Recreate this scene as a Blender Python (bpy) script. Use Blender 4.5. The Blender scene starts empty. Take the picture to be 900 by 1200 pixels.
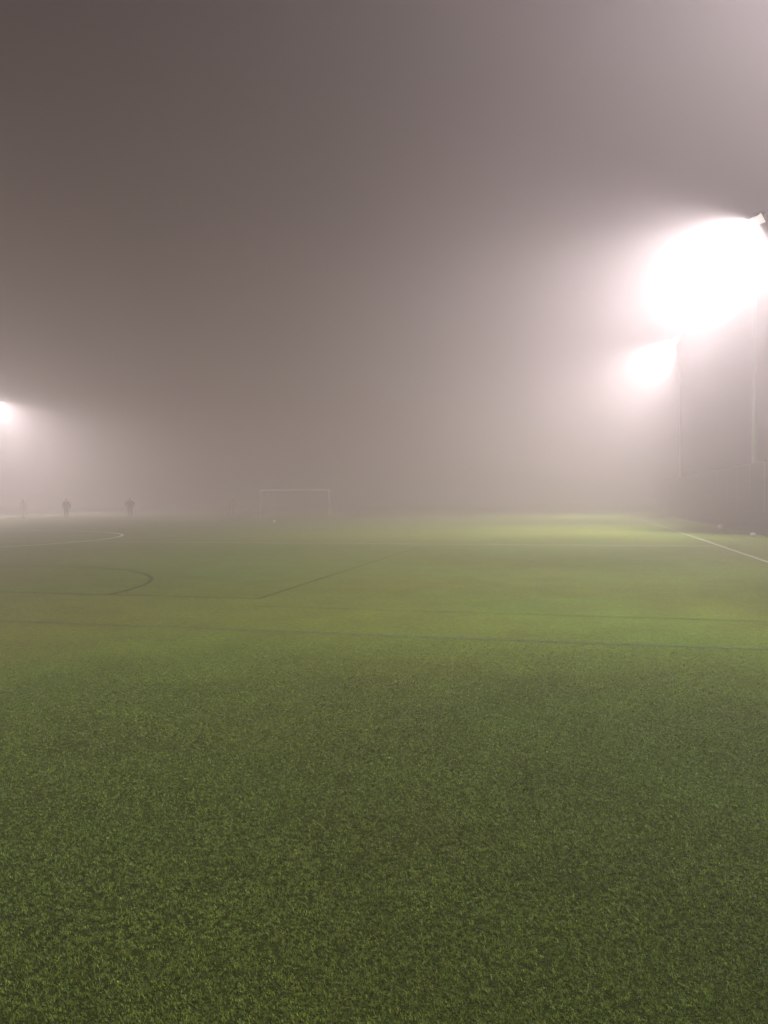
import bpy, bmesh, math, random
import numpy as np
from mathutils import Vector, Matrix

random.seed(7)
rng = np.random.default_rng(11)
sc = bpy.context.scene
col = sc.collection
R = math.radians

# ---------------------------------------------------------------- render set-up
sc.render.engine = 'CYCLES'
cy = sc.cycles
cy.use_denoising = True
try:
    cy.denoiser = 'OPENIMAGEDENOISE'
    cy.denoising_input_passes = 'RGB_ALBEDO_NORMAL'
except Exception:
    pass
cy.use_adaptive_sampling = False
cy.max_bounces = 8
cy.diffuse_bounces = 2
cy.glossy_bounces = 2
cy.transmission_bounces = 2
cy.volume_bounces = 4
cy.transparent_max_bounces = 8
cy.sample_clamp_indirect = 3.0
cy.use_light_tree = True
vs = sc.view_settings
vs.view_transform = 'Standard'
vs.look = 'None'
vs.exposure = 0.0
vs.gamma = 1.0
vs.use_curve_mapping = False

# ---------------------------------------------------------------- parameters
HAZE_DENSITY = 0.0195
HAZE_ANISO = 0.66
HAZE_COLOR = (1.0, 0.885, 0.865)
HAZE_TOP = 16.0
LAMP_W = 20000.0
LAMP_COLOR = (1.0, 0.955, 1.0)
GLOW = (0.016, 0.009, 0.007)   # town glow on the night cloud above the fog
PITCH_X = 4.42             # right touchline
HALF_Y = 25.9              # halfway line
GOAL_Y = 74.4
CENTRE_X = -27.6

# ---------------------------------------------------------------- node helpers
def new_mat(name):
    m = bpy.data.materials.new(name)
    m.use_nodes = True
    nt = m.node_tree
    return m, nt, nt.nodes['Principled BSDF']

def noise(nt, scale, detail=3.0, rough=0.55, vec=None):
    n = nt.nodes.new('ShaderNodeTexNoise')
    n.inputs['Scale'].default_value = scale
    n.inputs['Detail'].default_value = detail
    n.inputs['Roughness'].default_value = rough
    if vec is not None:
        nt.links.new(vec, n.inputs['Vector'])
    return n.outputs['Fac']

def ramp(nt, fac, stops):
    r = nt.nodes.new('ShaderNodeValToRGB')
    el = r.color_ramp.elements
    while len(el) < len(stops):
        el.new(0.5)
    for e, (p, c) in zip(el, stops):
        e.position = p
        e.color = (c[0], c[1], c[2], 1)
    nt.links.new(fac, r.inputs['Fac'])
    return r.outputs['Color']

def mix(nt, fac, a, b, mode='MIX'):
    n = nt.nodes.new('ShaderNodeMix')
    n.data_type = 'RGBA'
    n.blend_type = mode
    for sock, v in ((n.inputs[0], fac), (n.inputs[6], a), (n.inputs[7], b)):
        if hasattr(v, 'links'):
            nt.links.new(v, sock)
        elif isinstance(v, (int, float)):
            sock.default_value = v
        else:
            sock.default_value = (v[0], v[1], v[2], 1)
    return n.outputs[2]

def coords(nt, kind='Object'):
    return nt.nodes.new('ShaderNodeTexCoord').outputs[kind]

def plain(name, c, rough=0.6, metal=0.0, wear=0.25, scale=9.0):
    m, nt, b = new_mat(name)
    f = noise(nt, scale, 4, 0.6, coords(nt))
    d = tuple(x * (1 - wear) for x in c)
    nt.links.new(ramp(nt, f, [(0.3, d), (0.7, c)]), b.inputs['Base Color'])
    b.inputs['Roughness'].default_value = rough
    b.inputs['Metallic'].default_value = metal
    return m

# ---------------------------------------------------------------- turf colour shared by ground and blades
def patch_color(nt, vec):
    """Large uneven wear of the turf: greener and browner areas."""
    a = noise(nt, 0.16, 3, 0.55, vec)
    b = noise(nt, 1.3, 4, 0.6, vec)
    c1 = ramp(nt, a, [(0.34, (0.116, 0.138, 0.015)), (0.62, (0.092, 0.146, 0.016))])
    c2 = ramp(nt, b, [(0.30, (0.84, 0.82, 0.80)), (0.72, (1.14, 1.13, 1.08))])
    return mix(nt, 1.0, c1, c2, 'MULTIPLY')

def turf_ground():
    m, nt, b = new_mat('artificial_turf')
    v = coords(nt)
    c = patch_color(nt, v)
    sp = noise(nt, 42, 3, 0.75, v)
    sp2 = noise(nt, 130, 2, 0.7, v)
    sp3 = noise(nt, 13.0, 5, 0.75, v)
    c = mix(nt, 1.0, c, ramp(nt, sp3, [(0.32, (0.62, 0.62, 0.62)), (0.5, (1, 1, 1)), (0.68, (1.42, 1.38, 1.3))]), 'MULTIPLY')
    c = mix(nt, 1.0, c, ramp(nt, sp, [(0.30, (0.45, 0.45, 0.45)), (0.52, (1, 1, 1)), (0.74, (1.75, 1.7, 1.6))]), 'MULTIPLY')
    c = mix(nt, 1.0, c, ramp(nt, sp2, [(0.30, (0.5, 0.5, 0.5)), (0.5, (1, 1, 1)), (0.72, (1.7, 1.65, 1.6))]), 'MULTIPLY')
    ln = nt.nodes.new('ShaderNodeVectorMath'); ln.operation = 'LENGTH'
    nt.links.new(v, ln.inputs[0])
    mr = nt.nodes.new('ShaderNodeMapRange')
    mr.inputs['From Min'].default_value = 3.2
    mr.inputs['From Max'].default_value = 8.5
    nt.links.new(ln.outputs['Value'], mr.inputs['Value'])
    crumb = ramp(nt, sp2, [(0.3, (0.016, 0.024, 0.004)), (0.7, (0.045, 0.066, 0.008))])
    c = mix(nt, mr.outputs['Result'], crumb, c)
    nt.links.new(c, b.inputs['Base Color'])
    b.inputs['Roughness'].default_value = 0.85
    b.inputs['Specular IOR Level'].default_value = 0.10
    bp = nt.nodes.new('ShaderNodeBump')
    bp.inputs['Strength'].default_value = 0.8
    bp.inputs['Distance'].default_value = 0.03
    nt.links.new(sp, bp.inputs['Height'])
    nt.links.new(bp.outputs['Normal'], b.inputs['Normal'])
    return m

def blade_mat():
    m, nt, b = new_mat('turf_blade')
    v = coords(nt)
    c = patch_color(nt, v)
    at = nt.nodes.new('ShaderNodeAttribute')
    at.attribute_name = 'tint'
    c = mix(nt, 1.0, c, at.outputs['Color'], 'MULTIPLY')
    nt.links.new(c, b.inputs['Base Color'])
    b.inputs['Roughness'].default_value = 0.5
    b.inputs['Specular IOR Level'].default_value = 0.25
    return m

def line_mat(name, c, worn, scale=14.0):
    """A line tufted into the turf: fibre speckle, worn through to the green here and there."""
    m, nt, b = new_mat(name)
    v = coords(nt)
    base = patch_color(nt, v)
    f = noise(nt, scale, 5, 0.7, v)
    k = nt.nodes.new('ShaderNodeMapRange')
    k.inputs['From Min'].default_value = worn - 0.12
    k.inputs['From Max'].default_value = worn + 0.12
    nt.links.new(f, k.inputs['Value'])
    sp = noise(nt, 60, 3, 0.7, v)
    cc = ramp(nt, sp, [(0.3, tuple(x * 0.7 for x in c)), (0.7, c)])
    nt.links.new(mix(nt, k.outputs['Result'], base, cc), b.inputs['Base Color'])
    b.inputs['Roughness'].default_value = 0.9
    b.inputs['Specular IOR Level'].default_value = 0.04
    return m

M = {}
M['turf'] = turf_ground()
M['blade'] = blade_mat()
M['white_line'] = line_mat('white_line_fibre', (0.78, 0.79, 0.74), 0.34)
M['touch_white'] = line_mat('grubby_white_line_fibre', (0.40, 0.40, 0.34), 0.40)
M['faint_white'] = line_mat('worn_white_line_fibre', (0.60, 0.62, 0.50), 0.40)
M['blue_line'] = line_mat('blue_line_fibre', (0.062, 0.086, 0.090), 0.51)
M['faint_blue'] = line_mat('worn_blue_line_fibre', (0.080, 0.108, 0.050), 0.54)
M['dark_line'] = line_mat('dark_line_fibre', (0.038, 0.050, 0.014), 0.45)
M['galv'] = plain('galvanised_steel', (0.56, 0.56, 0.55), 0.5, 0.1)
M['housing'] = plain('grey_lamp_housing', (0.20, 0.20, 0.20), 0.5, 0.3)
M['fence'] = plain('dark_coated_wire', (0.10, 0.095, 0.10), 0.5)
M['white_paint'] = plain('white_goal_paint', (0.86, 0.86, 0.84), 0.4, wear=0.04)
M['net'] = plain('pale_net_cord', (0.5, 0.5, 0.48), 0.8)
M['ball_white'] = plain('white_ball_leather', (0.60, 0.60, 0.56), 0.4, wear=0.15)
M['ball_dark'] = plain('dark_ball_leather', (0.03, 0.03, 0.035), 0.4)
M['bag'] = plain('white_plastic', (0.55, 0.54, 0.55), 0.6, wear=0.1)
M['skin'] = plain('skin', (0.40, 0.25, 0.18), 0.55, wear=0.1)
M['hair'] = plain('dark_hair', (0.018, 0.014, 0.012), 0.6)
M['dark_cloth'] = plain('dark_cloth', (0.016, 0.014, 0.016), 0.85)
M['grey_cloth'] = plain('grey_cloth', (0.13, 0.13, 0.12), 0.85)
M['pale_cloth'] = plain('pale_grey_cloth', (0.70, 0.67, 0.66), 0.85)
M['red_cloth'] = plain('faded_red_cloth', (0.62, 0.30, 0.28), 0.85)
M['shoe'] = plain('dark_shoe_leather', (0.015, 0.015, 0.017), 0.5)
m, nt, b = new_mat('lit_lamp_glass')
b.inputs['Base Color'].default_value = (0.8, 0.8, 0.8, 1)
b.inputs['Roughness'].default_value = 0.2
b.inputs['Emission Color'].default_value = (1.0, 0.93, 0.92, 1)
b.inputs['Emission Strength'].default_value = 1.2
m.cycles.emission_sampling = 'NONE'
M['lamp_glass'] = m

# ---------------------------------------------------------------- mesh helpers
class MB:
    def __init__(self):
        self.v, self.f = [], []
    def quad_box(self, c, s, rot=None):
        n = len(self.v)
        for dx, dy, dz in ((-1,-1,-1),(1,-1,-1),(1,1,-1),(-1,1,-1),(-1,-1,1),(1,-1,1),(1,1,1),(-1,1,1)):
            p = Vector((dx*s[0]/2, dy*s[1]/2, dz*s[2]/2))
            if rot is not None:
                p = rot @ p
            self.v.append(tuple(p + Vector(c)))
        for q in ((0,3,2,1),(4,5,6,7),(0,1,5,4),(1,2,6,5),(2,3,7,6),(3,0,4,7)):
            self.f.append(tuple(n + i for i in q))
        return self
    def tube(self, a, b_, r0, r1=None, seg=12):
        r1 = r0 if r1 is None else r1
        a, b_ = Vector(a), Vector(b_)
        d = (b_ - a).normalized()
        u = d.orthogonal().normalized()
        w = d.cross(u)
        n = len(self.v)
        for p, r in ((a, r0), (b_, r1)):
            for i in range(seg):
                t = 2*math.pi*i/seg
                self.v.append(tuple(p + u*(r*math.cos(t)) + w*(r*math.sin(t))))
        for i in range(seg):
            j = (i+1) % seg
            self.f.append((n+i, n+j, n+seg+j, n+seg+i))
        self.f.append(tuple(n+i for i in reversed(range(seg))))
        self.f.append(tuple(n+seg+i for i in range(seg)))
        return self
    def build(self, name, mat, parent=None, bevel=0.0, smooth=False):
        me = bpy.data.meshes.new(name)
        me.from_pydata(self.v, [], self.f)
        me.update()
        if bevel:
            bm = bmesh.new(); bm.from_mesh(me)
            bmesh.ops.bevel(bm, geom=[e for e in bm.edges], offset=bevel, segments=2, affect='EDGES', profile=0.5)
            bm.to_mesh(me); bm.free()
        if smooth:
            me.polygons.foreach_set('use_smooth', [True]*len(me.polygons))
        me.materials.append(mat)
        return link(name, me, parent)

def link(name, data, parent=None):
    o = bpy.data.objects.new(name, data)
    col.objects.link(o)
    if parent is not None:
        o.parent = parent
    return o

def tag(o, label=None, cat=None, group=None, kind=None):
    if label: o['label'] = label
    if cat: o['category'] = cat
    if group: o['group'] = group
    if kind: o['kind'] = kind
    return o

def empty(name, loc=(0,0,0), rz=0.0):
    o = link(name, None)
    o.location = loc
    o.rotation_euler = (0, 0, rz)
    o.empty_display_size = 0.3
    return o

def copy_tree(o, parent=None):
    c = o.copy()
    col.objects.link(c)
    if parent is not None:
        c.parent = parent
    for ch in list(o.children):
        copy_tree(ch, c)
    return c

# ---------------------------------------------------------------- ground
me = bpy.data.meshes.new('ground')
me.from_pydata([(-260,-90,0),(170,-90,0),(170,300,0),(-260,300,0)], [], [(0,1,2,3)])
me.materials.append(M['turf'])
tag(link('ground', me), kind='structure')

def strip(name, pts, width, mat, z=0.004, closed=False):
    """A painted line following pts on the ground, width metres wide."""
    P = [Vector((x, y, z)) for x, y in pts]
    n = len(P)
    vv = []
    for i in range(n):
        if closed:
            t = P[(i+1) % n] - P[i-1]
        else:
            t = P[min(i+1, n-1)] - P[max(i-1, 0)]
        t.normalize()
        s = Vector((-t.y, t.x, 0)) * (width/2)
        vv += [tuple(P[i] + s), tuple(P[i] - s)]
    ff = [(2*i, 2*i+1, 2*i+3, 2*i+2) for i in range(n-1)]
    if closed:
        ff.append((2*n-2, 2*n-1, 1, 0))
    me = bpy.data.meshes.new(name)
    me.from_pydata(vv, [], ff)
    me.materials.append(mat)
    o = link(name, me)
    return tag(o, kind='structure')

def arc(cx, cy_, r, a0, a1, n=72):
    return [(cx + r*math.cos(R(a0+(a1-a0)*i/n)), cy_ + r*math.sin(R(a0+(a1-a0)*i/n))) for i in range(n+1)]

LX = 2*CENTRE_X - PITCH_X
BOT_Y = 2*HALF_Y - GOAL_Y
strip('touchline_marking', [(PITCH_X, 9.0), (PITCH_X, GOAL_Y)], 0.10, M['touch_white'])
strip('far_touchline_marking', [(LX, BOT_Y), (LX, GOAL_Y)], 0.11, M['white_line'])
strip('halfway_line_marking', [(PITCH_X-0.06, HALF_Y), (LX+0.06, HALF_Y)], 0.11, M['faint_white'])
strip('centre_circle_marking', arc(CENTRE_X, HALF_Y, 9.15, 0, 359, 120)[:-1], 0.12, M['white_line'], 0.008, closed=True)
strip('goal_line_marking', [(PITCH_X-0.06, GOAL_Y), (LX+0.06, GOAL_Y)], 0.11, M['white_line'])
bx = 20.16
strip('penalty_area_marking', [(CENTRE_X-bx, GOAL_Y-0.06), (CENTRE_X-bx, GOAL_Y-16.5), (CENTRE_X+bx, GOAL_Y-16.5), (CENTRE_X+bx, GOAL_Y-0.06)], 0.11, M['faint_white'])
strip('blue_line_marking', [(-45, 8.55), (3.4, 8.58)], 0.075, M['blue_line'])
strip('faded_blue_line_marking', [(-4.6, 10.52), (3.9, 10.52)], 0.10, M['faint_blue'])
strip('dark_line_marking', [(-40, 11.33), (-4.93, 11.33)], 0.065, M['dark_line'])
strip('dark_side_line_marking', [(-4.88, 11.285), (-4.88, 24.5)], 0.075, M['dark_line'])
strip('dark_arc_marking', arc(-12.2, 11.385, 4.62, 0, 180), 0.085, M['dark_line'], 0.008)
strip('faded_corner_line_marking', [(-3.5, 25.8), (-3.5, 18.86)], 0.07, M['faint_blue'])
strip('faded_cross_line_marking', [(-3.46, 18.83), (3.6, 18.83)], 0.07, M['faint_blue'])

# ---------------------------------------------------------------- turf blades near the photographer
def turf_blades():
    CELL = []
    # tufts whose density falls with the distance from where one stands; several blades a tuft
    NT, K = 520000, 4
    tr = 1.2 + (9.8-1.2)*rng.random(NT)**0.80
    ta = R(104) + R(46)*(2*rng.random(NT)-1)
    tx, ty = tr*np.cos(ta), tr*np.sin(ta)
    tk = rng.random(NT) < np.clip((9.8-tr)/5.0, 0, 1)
    tx, ty = tx[tk], ty[tk]
    taz = rng.uniform(0, 2*math.pi, len(tx))
    ttone = rng.normal(0, 0.20, len(tx))
    thue = rng.normal(0, 0.10, len(tx))
    x = np.repeat(tx, K); y = np.repeat(ty, K)
    x = x + rng.normal(0, 0.0045, len(x)); y = y + rng.normal(0, 0.0045, len(y))
    baz = np.repeat(taz, K) + rng.normal(0, 0.7, len(x))
    btone = np.repeat(ttone, K); bhue = np.repeat(thue, K)
    r = np.hypot(x, y)
    keep = r < 9.8
    x, y, r, baz, btone, bhue = (q[keep] for q in (x, y, r, baz, btone, bhue))
    n = len(x)
    k = np.clip(r/3.2, 0.8, 2.0)
    L = rng.uniform(0.006, 0.014, n)*np.clip((10.2-r)/4.5, 0.25, 1)
    w = rng.uniform(0.0007, 0.0013, n)*k
    # the nap lies over in drifting directions
    az = baz
    lean = rng.uniform(0.45, 1.35, n)
    dx, dy = np.cos(az), np.sin(az)
    sx, sy = -dy, dx
    V = np.zeros((n, 5, 3), dtype=np.float32)
    h1, h2 = L*0.55*np.cos(lean*0.6), L*0.55*np.cos(lean*0.6)+L*0.45*np.cos(np.minimum(lean*1.5, 1.75))
    o1, o2 = L*0.55*np.sin(lean*0.6), L*0.55*np.sin(lean*0.6)+L*0.45*np.sin(np.minimum(lean*1.5, 1.75))
    V[:,0] = np.stack([x-sx*w, y-sy*w, np.zeros(n)], 1)
    V[:,1] = np.stack([x+sx*w, y+sy*w, np.zeros(n)], 1)
    V[:,2] = np.stack([x+dx*o1+sx*w*.9, y+dy*o1+sy*w*.9, h1], 1)
    V[:,3] = np.stack([x+dx*o1-sx*w*.9, y+dy*o1-sy*w*.9, h1], 1)
    V[:,4] = np.stack([x+dx*o2, y+dy*o2, h2], 1)
    base = (np.arange(n)*5)[:, None]
    quads = base + np.array([0,1,2,3])
    tris = base + np.array([3,2,4])
    loops = np.concatenate([quads, tris], 1).astype(np.int32).ravel()
    me = bpy.data.meshes.new('turf_grass')
    me.vertices.add(n*5)
    me.vertices.foreach_set('co', V.ravel())
    me.loops.add(n*7)
    me.loops.foreach_set('vertex_index', loops)
    me.polygons.add(n*2)
    starts = np.stack([np.arange(n)*7, np.arange(n)*7+4], 1).astype(np.int32).ravel()
    me.polygons.foreach_set('loop_start', starts)
    me.update(calc_edges=True)
    t = np.ones((n, 4), dtype=np.float32)
    v = np.exp(rng.normal(-0.06, 0.26, n) + btone)
    hue = rng.normal(0, 0.09, n) + bhue
    v = v*1.5
    t[:,0] = v*0.89*(1+hue); t[:,1] = v; t[:,2] = v*(1-0.2*hue)
    pale = rng.random(n) < 0.010  # a few random blades get a paler colour, painted in as glints of light
    t[pale,:3] *= np.array([2.4, 2.1, 3.0])
    blue = np.abs(y-8.57+0.05) < 0.085      # the blue line is tufted into the turf
    t[blue,:3] = np.array([0.50, 0.47, 5.0])
    tv = np.repeat(t, 5, axis=0)
    a = me.color_attributes.new('tint', 'FLOAT_COLOR', 'POINT')
    a.data.foreach_set('color', tv.ravel())
    me.materials.append(M['blade'])
    return tag(link('turf_grass', me), kind='stuff')
turf_blades()

# ---------------------------------------------------------------- floodlight masts
MAST_H = 13.5
def make_mast():
    root = empty('floodlight_mast')
    MB().tube((0,0,0.02), (0,0,MAST_H), 0.13, 0.065, 16).build('pole', M['galv'], root, smooth=True)
    base = MB().quad_box((0,0,0.012), (0.46,0.46,0.024))
    bo = base.build('base_plate', M['galv'], root)
    for sx in (-1,1):
        for sy in (-1,1):
            MB().tube((sx*0.18, sy*0.18, 0.024), (sx*0.18, sy*0.18, 0.075), 0.018, seg=8).build('anchor_bolt', M['galv'], bo)
    cab = MB().quad_box((-0.25,0,1.35), (0.22,0.34,0.62)).build('cabinet', M['housing'], root, bevel=0.012)
    MB().quad_box((-0.366,0.11,1.35), (0.012,0.025,0.09)).build('handle', M['galv'], cab)
    MB().quad_box((0,0,MAST_H-0.10), (0.10,3.5,0.10)).build('crossarm', M['galv'], root, bevel=0.01)
    for yy, fan, aim in zip((-1.45, -0.5, 0.5, 1.45), FAN, AIM):
        hd = empty('floodlight', (-0.24, yy, MAST_H-0.20), R(fan))
        hd.parent = root
        TILT = R(-aim)
        rot = Matrix.Rotation(TILT, 3, 'Y')     # local -X tips down by TILT: the glass looks out over the pitch
        def P(x, y, z): return rot @ Vector((x, y, z))
        # body: a shallow tapered tray with cooling ribs behind it
        hb = MB()
        n = 0
        prof = [(-0.10, 0.30, 0.25), (0.02, 0.29, 0.24), (0.13, 0.17, 0.13)]
        for x, hy, hz in prof:
            for a_, b_ in ((-1,-1),(1,-1),(1,1),(-1,1)):
                hb.v.append(tuple(P(x, a_*hy, b_*hz)))
        for s in range(2):
            for i in range(4):
                j = (i+1) % 4
                hb.f.append((s*4+i, s*4+j, s*4+4+j, s*4+4+i))
        hb.f.append((8,9,10,11)); hb.f.append((3,2,1,0))
        for i in range(5):
            hb.quad_box(P(0.12, -0.14+0.07*i, 0), (0.10,0.012,0.22), rot)
        hb.build('lamp_housing', M['housing'], hd)
        g = MB().quad_box(P(-0.108, 0, 0), (0.012,0.54,0.44), rot)
        g.build('glass', M['lamp_glass'], hd)
        vz = MB().quad_box(P(-0.20, 0, 0.262), (0.26,0.62,0.012), rot)
        vz.build('visor', M['housing'], hd)
        br = MB()
        for s in (-1,1):
            br.quad_box(Vector((0.04, s*0.32, 0.05)), (0.05,0.012,0.26))
        br.quad_box(Vector((0.04, 0, 0.186)), (0.05,0.65,0.012))
        br.build('bracket', M['galv'], hd)
        ld = bpy.data.lights.new('floodlight_beam', 'SPOT')
        ld.energy = LAMP_W
        ld.color = LAMP_COLOR
        ld.spot_size = R(SPOT_DEG)
        ld.spot_blend = SPOT_BLEND
        ld.shadow_soft_size = 0.12
        lo = link('floodlight_beam', ld, hd)
        p = P(-0.36, 0, 0)
        d = P(-1, 0, 0)
        lo.location = p
        lo.rotation_euler = d.to_track_quat('-Z', 'Y').to_euler()
    return root
SPOT_DEG = 84
SPOT_BLEND = 0.6
AIM = (45, 41, 42, 40)       # degrees below level
FAN = (40, 14, -16, -48)       # the heads of a mast fan out along the pitch
mast = make_mast()
MG = 'floodlight masts along the pitch'
POWER = (0.84, 0.76, 0.88, 0.34, 0.2, 1.75, 1.8)
places = [
    (7.7, 37.0, R(3), 'grey floodlight mast standing behind the dark fence, nearest and brightest of the lit masts'),
    (7.7, 62.0, R(-7), 'grey floodlight mast farther down the dark fence, with the smaller glare beside the biggest one'),
    (-65.0, 74.0, math.pi, 'distant floodlight mast across the pitch, its glare at the left edge of the picture'),
    (7.7, 12.0, 0, 'grey floodlight mast by the fence just to the right of where the photographer stands'),
    (7.7, -13.0, 0, 'grey floodlight mast by the fence behind the photographer'),
    (-63.8, 37.0, math.pi, 'floodlight mast across the pitch level with the nearest mast by the fence'),
    (-63.8, 0.0, math.pi, 'floodlight mast across the pitch, the one nearest to the bottom goal'),
]
for i, (x, y, rz, lab) in enumerate(places):
    o = mast if i == 0 else copy_tree(mast)
    o.location = (x, y, 0)
    o.rotation_euler = (0, 0, rz)
    tag(o, lab, 'floodlight mast', MG)
    lamp = None
    for hd in o.children:
        for c in hd.children:
            if c.type == 'LIGHT':
                if lamp is None:
                    lamp = c.data.copy()
                    lamp.energy = LAMP_W*POWER[i]
                c.data = lamp

# ---------------------------------------------------------------- fence
FX, FY0, PW, FH = 7.05, 4.5, 2.52, 2.95
fence = empty('mesh_fence', (FX, FY0, 0))
tag(fence, 'tall dark wire mesh fence running along the right side of the pitch', 'fence')
NP = 24
def panel_mesh():
    mb = MB()
    L = PW-0.07
    n = 76
    for i in range(n):
        yy = 0.035 + L*i/(n-1)
        mb.quad_box((0, yy, 0.04+(FH-0.08)/2), (0.008,0.008,FH-0.08))
    k = 15
    for j in range(k):
        zz = 0.06 + (FH-0.12)*j/(k-1)
        for s in (-1,1):
            mb.quad_box((s*0.0085, 0.035+L/2, zz), (0.007,L,0.009))
    return mb
pm = None; qm = None
for i in range(NP+1):
    if pm is None:
        pm = panel_mesh().build('mesh_panel', M['fence'], fence)
        qm = MB().quad_box((0,0,FH/2), (0.05,0.05,FH)).build('fence_post', M['fence'], fence, bevel=0.006)
        q, p = qm, pm
    else:
        q = qm.copy(); col.objects.link(q); q.parent = fence
        if i < NP:
            p = pm.copy(); col.objects.link(p); p.parent = fence
    q.location = (0.05, i*PW, 0)
    if i < NP:
        p.location = (0, i*PW, 0)

# ---------------------------------------------------------------- goal
gx0, gx1 = CENTRE_X-0.45-3.66, CENTRE_X-0.45+3.66
goal = empty('football_goal', ((gx0+gx1)/2, GOAL_Y, 0))
tag(goal, 'white football goal with net standing far off in the fog', 'goal')
for s in (-1,1):
    MB().tube((s*3.72,0,0), (s*3.72,0,2.56), 0.06, seg=16).build('goal_post', M['white_paint'], goal, smooth=True)
MB().tube((-3.66,0,2.50), (3.66,0,2.50), 0.059, seg=16).build('crossbar', M['white_paint'], goal, smooth=True)
for s in (-1,1):
    mb = MB()
    mb.tube((s*3.72,0.06,2.46), (s*3.72,0.9,2.40), 0.022, seg=8)
    mb.tube((s*3.72,0.9,2.40), (s*3.72,2.0,0.04), 0.022, seg=8)
    mb.tube((s*3.72,2.0,0.03), (s*3.72,0.07,0.03), 0.022, seg=8)
    mb.build('net_support', M['galv'], goal, smooth=True)
mb = MB()
r_ = 0.0022
def strand(a, b_):
    mb.tube(a, b_, r_, seg=3)
N1 = 48
pr = [(0.05,2.44),(0.9,2.38),(1.44,1.2),(1.98,0.05)]
for i in range(N1+1):
    x = -3.70 + 7.40*i/N1
    for a, b_ in zip(pr[:-1], pr[1:]):
        strand((x,a[0],a[1]), (x,b_[0],b_[1]))
for a, b_, k in zip(pr[:-1], pr[1:], (6,9,9)):
    for j in range(k):
        t = j/k
        yy, zz = a[0]+(b_[0]-a[0])*t, a[1]+(b_[1]-a[1])*t
        strand((-3.70,yy,zz), (3.70,yy,zz))
for s in (-1,1):
    for j in range(1,13):
        yy = 1.98*j/13
        ztop = 2.40 if yy < 0.9 else 2.38-(yy-0.9)/1.08*2.33
        strand((s*3.70,yy,0.04), (s*3.70,yy,max(ztop,0.06)))
    for j in range(1,16):
        zz = 2.4*j/16
        yb = 1.98-(zz-0.05)/2.33*1.08
        strand((s*3.70,0.06,zz), (s*3.70,yb,zz))
mb.build('net', M['net'], goal)

# ---------------------------------------------------------------- balls and litter
def ball(x, y, mat, label, group=None, z0=0.006):
    bm = bmesh.new()
    bmesh.ops.create_icosphere(bm, subdivisions=4, radius=0.11)
    # stitched panels: shallow seams where the twelve pentagon regions meet
    phi = (1+5**.5)/2
    C12 = [Vector(p).normalized() for p in [(0,1,phi),(0,1,-phi),(0,-1,phi),(0,-1,-phi),(1,phi,0),(1,-phi,0),(-1,phi,0),(-1,-phi,0),(phi,0,1),(phi,0,-1),(-phi,0,1),(-phi,0,-1)]]
    for v in bm.verts:
        d = v.co.normalized()
        s = sorted((d.dot(c) for c in C12), reverse=True)
        if s[0]-s[1] < 0.05 or abs(s[0]-0.93) < 0.012:
            v.co = d*0.1085
    for f in bm.faces: f.smooth = True
    me = bpy.data.meshes.new('football'); bm.to_mesh(me); bm.free()
    me.materials.append(mat)
    o = link('football', me)
    o.location = (x, y, 0.11+z0)
    return tag(o, label, 'football', group)
ball(-28.7, 64.9, M['ball_white'], 'pale football lying on the turf to the left of the goal', 'pale footballs on the turf')
ball(-19.33, 47.45, M['ball_white'], 'pale football lying out on the turf in front of the goal', 'pale footballs on the turf')
ball(-48.7, 59.9, M['ball_dark'], 'dark football by the feet of the faint person at the left edge')
ball(6.70, 39.4, M['ball_white'], 'pale football lying at the foot of the fence, left of the near mast', 'pale footballs on the turf')

def bundle():
    bm = bmesh.new()
    bmesh.ops.create_icosphere(bm, subdivisions=4, radius=0.16)
    rr = random.Random(3)
    dirs = [(Vector((rr.gauss(0,1), rr.gauss(0,1), rr.gauss(0,1))).normalized(), rr.uniform(0.03,0.11), rr.uniform(4,11)) for _ in range(16)]
    for v in bm.verts:
        d = v.co.normalized()
        s = 1.0
        for a, amp, fr in dirs:
            s += amp*math.sin(fr*d.dot(a)*2)
        v.co = Vector((d.x*0.9, d.y*1.25, d.z*0.55))*0.105*s
    mn = min(v.co.z for v in bm.verts)
    for v in bm.verts: v.co.z -= mn
    me = bpy.data.meshes.new('plastic_bag'); bm.to_mesh(me); bm.free()
    me.materials.append(M['bag'])
    o = link('plastic_bag', me)
    o.location = (6.62, 32.0, 0.006)
    return tag(o, 'small white crumpled bundle lying on the ground against the dark fence', 'bundle')
bundle()

# ---------------------------------------------------------------- people (skin-grown figures)
def skin_mesh(name, pts, edges, mat, parent, root=0, sub=1):
    """pts: {key: ((x,y,z), (rx,ry))}; grows one continuous surface along the edges."""
    keys = list(pts)
    ix = {k: i for i, k in enumerate(keys)}
    me = bpy.data.meshes.new(name)
    me.from_pydata([pts[k][0] for k in keys], [(ix[a], ix[b_]) for a, b_ in edges], [])
    o = bpy.data.objects.new(name, me)
    col.objects.link(o)
    md = o.modifiers.new('skin', 'SKIN')
    md.use_smooth_shade = True
    for i, k in enumerate(keys):
        r = pts[k][1]
        sv = me.skin_vertices[0].data[i]
        sv.radius = r if isinstance(r, tuple) else (r, r)
        sv.use_root = (k == keys[root])
    sb = o.modifiers.new('sub', 'SUBSURF'); sb.levels = sub; sb.render_levels = sub
    dg = bpy.context.evaluated_depsgraph_get()
    dg.update()
    new = bpy.data.meshes.new_from_object(o.evaluated_get(dg))
    new.name = name
    new.materials.clear(); new.materials.append(mat)
    new.polygons.foreach_set('use_smooth', [True]*len(new.polygons))
    bpy.data.objects.remove(o)
    bpy.data.meshes.remove(me)
    return link(name, new, parent)

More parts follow.
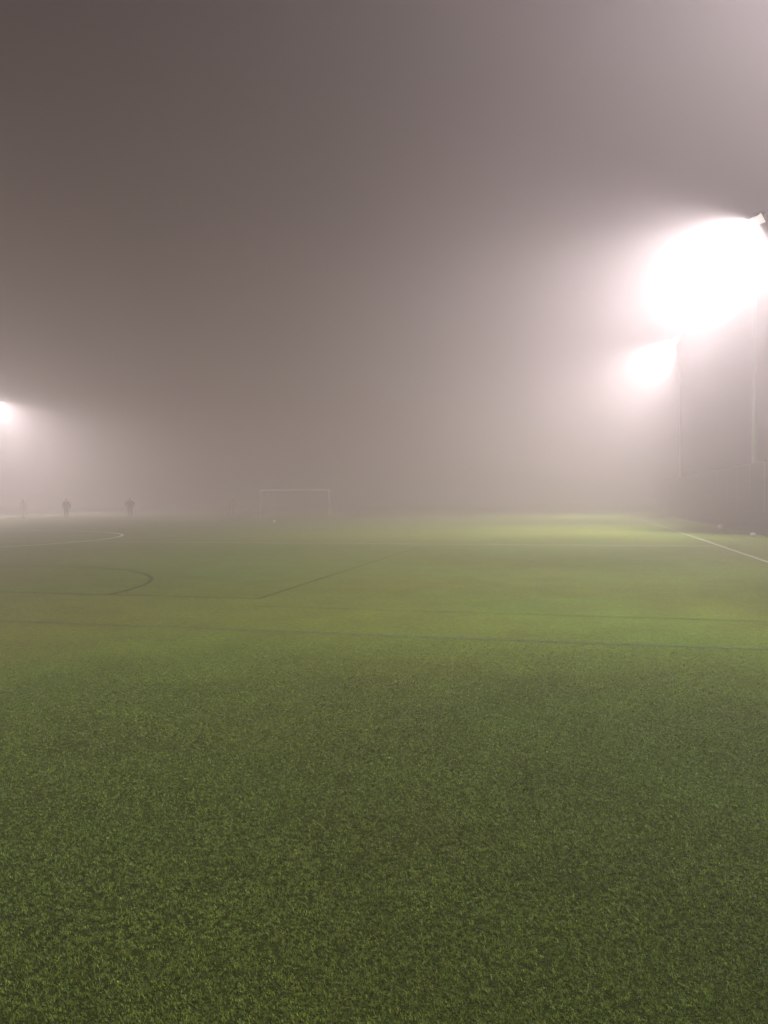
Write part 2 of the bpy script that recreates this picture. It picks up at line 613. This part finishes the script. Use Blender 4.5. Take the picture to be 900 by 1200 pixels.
def person(x, y, rz, label, top, legs, pose, height=1.76, lean=0.0, group='people far off in the fog'):
    root = empty('person', (x, y, 0.004), rz)
    tag(root, label, 'person', group)
    k = height/1.76
    # joints; the figure faces -Y
    def tilt(p):                      # lean the upper body forward about the hips
        x_, y_, z_ = p
        if z_ > 0.92 and lean:
            c, s = math.cos(lean), math.sin(lean)
            dz, dy = z_-0.92, y_
            return (x_, dy*c - dz*s, 0.92 + dz*c + dy*s*0)
        return p
    J = {}
    J['pelvis'] = ((0,0,0.93), (0.15,0.10))
    J['waist'] = ((0,0,1.10), (0.135,0.095))
    J['chest'] = ((0,0.0,1.30), (0.165,0.11))
    J['neckbase'] = ((0,0.01,1.46), (0.085,0.07))
    J['neck'] = ((0,0.0,1.53), (0.052,0.055))
    J['chin'] = ((0,-0.012,1.59), (0.062,0.078))
    J['head'] = ((0,-0.005,1.66), (0.074,0.092))
    J['crown'] = ((0,0.005,1.735), (0.045,0.055))
    E_ = [('pelvis','waist'),('waist','chest'),('chest','neckbase'),('neckbase','neck'),('neck','chin'),('chin','head'),('head','crown')]
    J['nose'] = ((0,-0.108,1.655), (0.012,0.016)); E_.append(('head','nose'))
    for s, n in ((-1,'l'),(1,'r')):
        J['ear'+n] = ((s*0.082,0.01,1.655), (0.012,0.02)); E_.append(('head','ear'+n))
    for s, n in ((-1,'l'),(1,'r')):
        el, ha = pose[n]
        st = pose.get('stride', 0.0)*s
        J['hip'+n] = ((s*0.095,0,0.90), 0.095)
        J['knee'+n] = ((s*0.105, -0.02-st*0.5, 0.50), 0.060)
        J['ankle'+n] = ((s*0.105, 0.02-st, 0.09), 0.040)
        J['toe'+n] = ((s*0.12, -0.15-st, 0.035), (0.042,0.030))
        J['sh'+n] = ((s*0.185,0,1.42), 0.062)
        J['el'+n] = ((s*el[0],el[1],el[2]), 0.043)
        J['wr'+n] = ((s*ha[0],ha[1],ha[2]), 0.029)
        E_ += [('pelvis','hip'+n),('hip'+n,'knee'+n),('knee'+n,'ankle'+n),('ankle'+n,'toe'+n),
               ('chest','sh'+n),('sh'+n,'el'+n),('el'+n,'wr'+n)]
        a = Vector(J['wr'+n][0]); d = (a - Vector(J['el'+n][0])).normalized()
        pal = a + d*0.07
        J['palm'+n] = (tuple(pal), (0.036,0.018)); E_.append(('wr'+n,'palm'+n))
        side = d.cross(Vector((0,0,1)) if abs(d.z) < 0.8 else Vector((1,0,0))).normalized()
        inn = d.cross(side)
        for f in range(4):
            off = side*(-0.027+0.018*f)
            l_ = (0.062,0.072,0.068,0.052)[f]
            m_ = pal + off + d*(0.03+l_*0.5)
            t_ = m_ + d*(l_*0.42) + inn*0.018
            J['fa%d%s' % (f,n)] = (tuple(m_), 0.0085); J['fb%d%s' % (f,n)] = (tuple(t_), 0.007)
            E_ += [('palm'+n,'fa%d%s' % (f,n)),('fa%d%s' % (f,n),'fb%d%s' % (f,n))]
        th = a + d*0.03 + side*(-0.04) + inn*0.015
        J['th'+n] = (tuple(th), 0.010); J['tt'+n] = (tuple(th + d*0.045 - side*0.012), 0.0085)
        E_ += [('wr'+n,'th'+n),('th'+n,'tt'+n)]
    def sel(names, grow=1.0, over={}):
        out = {}
        for nme in names:
            p, r = J[nme]
            r = over.get(nme, r)
            r = (r, r) if not isinstance(r, tuple) else r
            p = tilt(p)
            out[nme] = (tuple(c*k for c in p), (r[0]*k*grow, r[1]*k*grow))
        return out
    skin_mesh('body', sel(J), E_, M['skin'], root)
    # jacket, trousers, shoes, hair: children a little larger than the body under them
    jn = ['waist','pelvis','chest','neckbase','shl','ell','wrl','shr','elr','wrr']
    je = [('pelvis','waist'),('waist','chest'),('chest','neckbase')] + [e for n in 'lr' for e in (('chest','sh'+n),('sh'+n,'el'+n),('el'+n,'wr'+n))]
    skin_mesh('jacket', sel(jn, 1.42, {'pelvis': (0.165,0.115), 'waist': (0.155,0.115), 'neckbase': (0.075,0.06)}), je, top, root)
    tn = ['pelvis'] + [a+n for n in 'lr' for a in ('hip','knee','ankle')]
    te = [e for n in 'lr' for e in (('pelvis','hip'+n),('hip'+n,'knee'+n),('knee'+n,'ankle'+n))]
    skin_mesh('trousers', sel(tn, 1.32), te, legs, root)
    for n in 'lr':
        skin_mesh('shoe', sel(['ankle'+n,'toe'+n], 1.15), [('ankle'+n,'toe'+n)], M['shoe'], root)
    J['hb'] = ((0,0.035,1.665), (0.076,0.080)); J['hc'] = ((0,0.012,1.74), (0.055,0.066))
    skin_mesh('hair', sel(['hb','hc'], 1.06), [('hb','hc')], M['hair'], root)
    return root

DOWN = {'l': ((0.27,0.03,1.14),(0.29,-0.03,0.90)), 'r': ((0.30,0.02,1.15),(0.33,-0.04,0.92))}
HIPS = {'l': ((0.40,0.06,1.18),(0.20,-0.08,1.02)), 'r': ((0.41,0.05,1.17),(0.21,-0.09,1.01))}
REACH = {'l': ((0.26,-0.10,1.18),(0.24,-0.30,1.02)), 'r': ((0.25,-0.12,1.16),(0.20,-0.34,1.06)), 'stride': 0.14}
WALK = {'l': ((0.25,0.10,1.15),(0.27,0.04,0.92)), 'r': ((0.25,-0.08,1.15),(0.24,-0.22,0.96)), 'stride': 0.20}
person(-43.1, 58.3, R(30), 'person in dark clothes standing with arms hanging, left of the one with elbows out', M['dark_cloth'], M['dark_cloth'], DOWN, 1.80)
person(-38.5, 60.9, R(20), 'person in a dark jacket standing with both elbows out, right of the other dark figure', M['dark_cloth'], M['grey_cloth'], HIPS, 1.80)
person(-47.9, 58.8, R(70), 'very faint person in pale clothes at the left edge with a dark ball', M['pale_cloth'], M['pale_cloth'], WALK, 1.74)
person(-33.0, 70.0, R(60), 'very faint person in a reddish top bending forward, left of the white goal', M['red_cloth'], M['grey_cloth'], REACH, 1.66, lean=0.5)

# ---------------------------------------------------------------- the fog itself
hz = MB().quad_box((-45.0, 105.0, (HAZE_TOP-1.0)/2), (440.0, 400.0, HAZE_TOP+1.0))
hm = bpy.data.materials.new('night_fog')
hm.use_nodes = True
nt = hm.node_tree
for n in list(nt.nodes):
    if n.type == 'BSDF_PRINCIPLED':
        nt.nodes.remove(n)
pv = nt.nodes.new('ShaderNodeVolumePrincipled')
pv.inputs['Color'].default_value = (*HAZE_COLOR, 1)
pv.inputs['Density'].default_value = HAZE_DENSITY
pv.inputs['Anisotropy'].default_value = HAZE_ANISO
out = [n for n in nt.nodes if n.type == 'OUTPUT_MATERIAL'][0]
nt.links.new(pv.outputs['Volume'], out.inputs['Volume'])
hm.cycles.volume_sampling = 'MULTIPLE_IMPORTANCE'
ho = hz.build('haze', hm)
tag(ho, kind='stuff')

# ---------------------------------------------------------------- night sky
w = bpy.data.worlds.new('World')
sc.world = w
w.use_nodes = True
nt = w.node_tree
bg = nt.nodes['Background']
sky = nt.nodes.new('ShaderNodeTexSky')
sky.sky_type = 'NISHITA'
sky.sun_disc = False
sky.sun_elevation = R(-6)
sky.sun_rotation = R(200)
nt.links.new(sky.outputs['Color'], bg.inputs['Color'])
bg.inputs['Strength'].default_value = 0.05
bg2 = nt.nodes.new('ShaderNodeBackground')
bg2.inputs['Color'].default_value = (*GLOW, 1)
bg2.inputs['Strength'].default_value = 1.0
add = nt.nodes.new('ShaderNodeAddShader')
nt.links.new(bg.outputs[0], add.inputs[0])
nt.links.new(bg2.outputs[0], add.inputs[1])
wo = [n for n in nt.nodes if n.type == 'OUTPUT_WORLD'][0]
nt.links.new(add.outputs[0], wo.inputs['Surface'])

# ---------------------------------------------------------------- camera
F, HOR, YAW, ROLL, H = 900.0, 584.0, R(14.0), 0.0075, 1.58
p = math.atan((HOR-600)/F)
def world_dir(dx, dy):
    """Direction of the picture point dx right and dy down of the centre, in focal lengths * F."""
    c, s = math.cos(ROLL), math.sin(ROLL)
    rx, ry = dx*c - dy*s, dx*s + dy*c
    d = Vector((rx/F, 1.0, -ry/F))
    d = Vector((d.x, d.y*math.cos(p)-d.z*math.sin(p), d.y*math.sin(p)+d.z*math.cos(p)))
    return Vector((d.x*math.cos(YAW)-d.y*math.sin(YAW), d.x*math.sin(YAW)+d.y*math.cos(YAW), d.z))
fw = world_dir(0, 0)
rt = (world_dir(F, 0) - fw).normalized()
up = (world_dir(0, -F) - fw).normalized()
cd = bpy.data.cameras.new('camera')
cd.sensor_fit = 'VERTICAL'
cd.sensor_height = 24.0
cd.sensor_width = 18.0
cd.lens = 24.0*F/1200.0
cd.clip_start = 0.05
cd.clip_end = 1000.0
cam = link('camera', cd)
mw = Matrix((( rt.x, up.x, -fw.x, 0.0), (rt.y, up.y, -fw.y, 0.0), (rt.z, up.z, -fw.z, H), (0,0,0,1)))
cam.matrix_world = mw
sc.camera = cam
